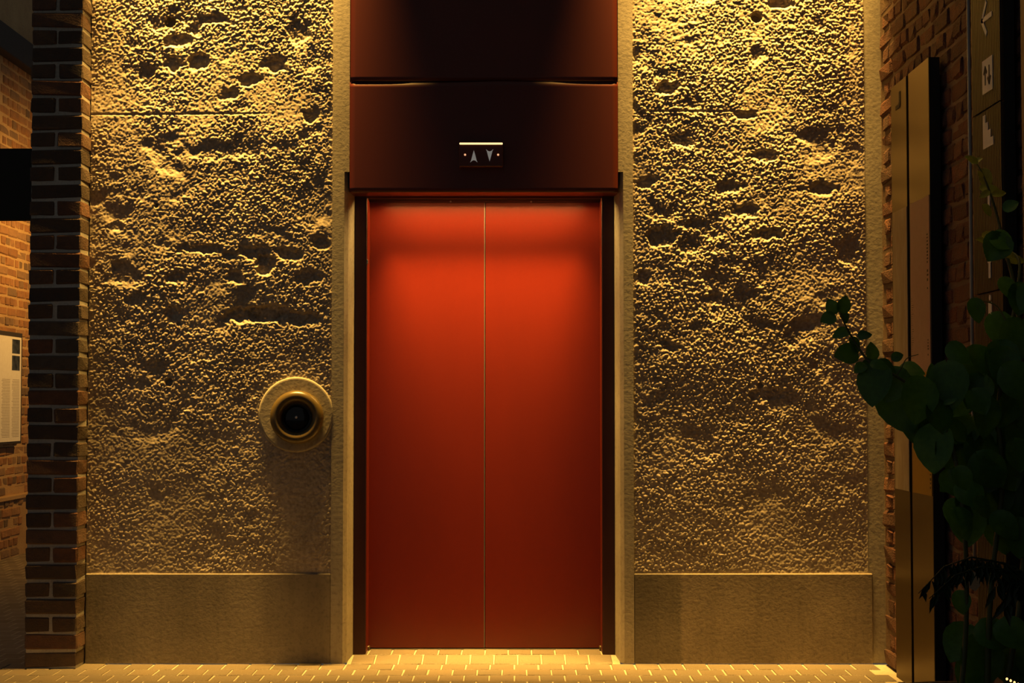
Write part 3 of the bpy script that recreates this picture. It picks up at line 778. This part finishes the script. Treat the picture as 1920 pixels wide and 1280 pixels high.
stem([(1880, 1320, 0), (1915, 1100, 0), (1925, 800, .05), (1905, 560, .12), (1885, 470, .15), (1868, 400, .17), (1852, 350, .17), (1838, 318, .17), (1826, 300, .17)], .009, .0015)
stem([(1680, 705, 0), (1690, 690, 0), (1700, 672, 0), (1722, 664, .01)], .002, .001)
stem([(1895, 620, .05), (1870, 575, .08), (1840, 565, .08), (1832, 578, .08)], .003, .0012)
PL(MB().lathe_z([(.0, .0), (.15, .0), (.165, .02), (.205, .27), (.222, .275), (.222, .30), (.200, .30), (.197, .26), (.0, .26)], pp.x, pp.y).build('pot', M['pot'], None))
PL(MB().lathe_z([(.197, .262), (.10, .272), (.0, .275)], pp.x, pp.y).build('soil', M['soil'], None))

# feathery dark plant hanging across at mid height
FYP = -2.86; fp = empty('feathery_plant', (1.34, FYP, 0), label='dark feathery plant with narrow drooping leaflets among the round leaves', category='plant')
def frond(pts, Y, n, ll, seed):
    rnd = random.Random(seed); P3 = [px(x, y, Y) for x, y in pts]; mb = MB(); path = []
    for i in range(len(P3) - 1):
        for k in range(6): path.append(P3[i].lerp(P3[i + 1], k / 6))
    path.append(P3[-1]); m = len(path)
    mb.tube(path, [.0035 - .0025 * k / m for k in range(m)], 5)
    for k in range(n):
        b = path[int((k + .5) / n * (m - 1))]; s = 1 if k % 2 else -1
        d = Vector((rnd.uniform(-.5, .5), -.3 * s, -.75 + rnd.uniform(-.2, .2))).normalized() * ll * rnd.uniform(.7, 1.1)
        w = Vector((d.z, 0, -d.x)).normalized() * ll * .13; mid = b + d * .45 + Vector((0, -.006, 0)); i = len(mb.v)
        mb.v += [tuple(b), tuple(mid - w), tuple(b + d), tuple(mid + w), tuple(mid + Vector((0, .008, 0)))]
        mb.f += [(i, i + 1, i + 4), (i + 1, i + 2, i + 4), (i + 2, i + 3, i + 4), (i + 3, i, i + 4)]
    P(mb.build('frond', M['leaf_d'], None), fp)
frond([(1950, 1110), (1885, 1056), (1822, 1044), (1770, 1062), (1722, 1112)], FYP, 44, .050, 1)
frond([(1955, 1120), (1890, 1068), (1840, 1062), (1790, 1078), (1742, 1122)], FYP - .03, 40, .050, 2)
frond([(1955, 1120), (1915, 1070), (1880, 1068), (1862, 1110)], FYP + .02, 26, .075, 3)
frond([(1955, 1150), (1925, 1090), (1900, 1085), (1880, 1140)], FYP, 24, .075, 4)
frond([(1955, 1120), (1905, 1064), (1860, 1050), (1806, 1052), (1775, 1085)], FYP + .03, 36, .050, 6)
b0 = px(1953, 1118, FYP)
P(MB().tube([(1.34, FYP, .25), (1.37, FYP, .42), (1.40, FYP, .55), tuple(b0)], [.009, .008, .007, .004], 8).build('stem', M['stem'], None, smooth=True), fp)
P(MB().lathe_z([(.0, .0), (.11, .0), (.12, .015), (.15, .24), (.163, .245), (.163, .27), (.147, .27), (.144, .24), (.0, .24)], 1.34, FYP).build('pot', M['pot'], None), fp)

# pale paper tag and the tiny lights low in the plant
c = px(1826, 1090, -2.72)
tg = empty('paper_tag', c, label='small pale paper tag hanging among the dark leaflets', category='tag')
P(MB().slab([(-.016, .026), (.016, .024), (.018, -.012), (.004, -.026), (-.014, -.016)], (c.x, c.y, c.z), (1, .3, 0), (0, 0, 1), (0, -1, 0), .0015).build('card', plain('pale_card', (.62, .52, .36), .8), None), tg)
P(MB().tube([(c.x, c.y, c.z + .024), (c.x + .004, c.y + .002, c.z + .05), (c.x + .012, c.y, c.z + .075)], .0009, 5).build('string', M['stem'], None), tg)
fl = empty('fairy_lights', px(1890, 1274, -3.12), label='tiny string of warm lights at the foot of the plant', category='fairy lights')
M['bulb'] = plain('warm_bulb', (.9, .7, .4), .4, 0, (1.0, .55, .18), 2.2)
pts = [px(1888 + 7 * k, 1272.5 + 3.2 * k, -3.12 + .004 * k) for k in range(6)]
P(MB().tube(pts, .0008, 5).build('wire', M['black'], None), fl)
for p in pts:
    P(MB().lathe_z([(.0003, p.z - .0034), (.0024, p.z - .002), (.003, p.z), (.0024, p.z + .002), (.0003, p.z + .0034)], p.x, p.y, 10).build('bulb', M['bulb'], None, smooth=True), fl)
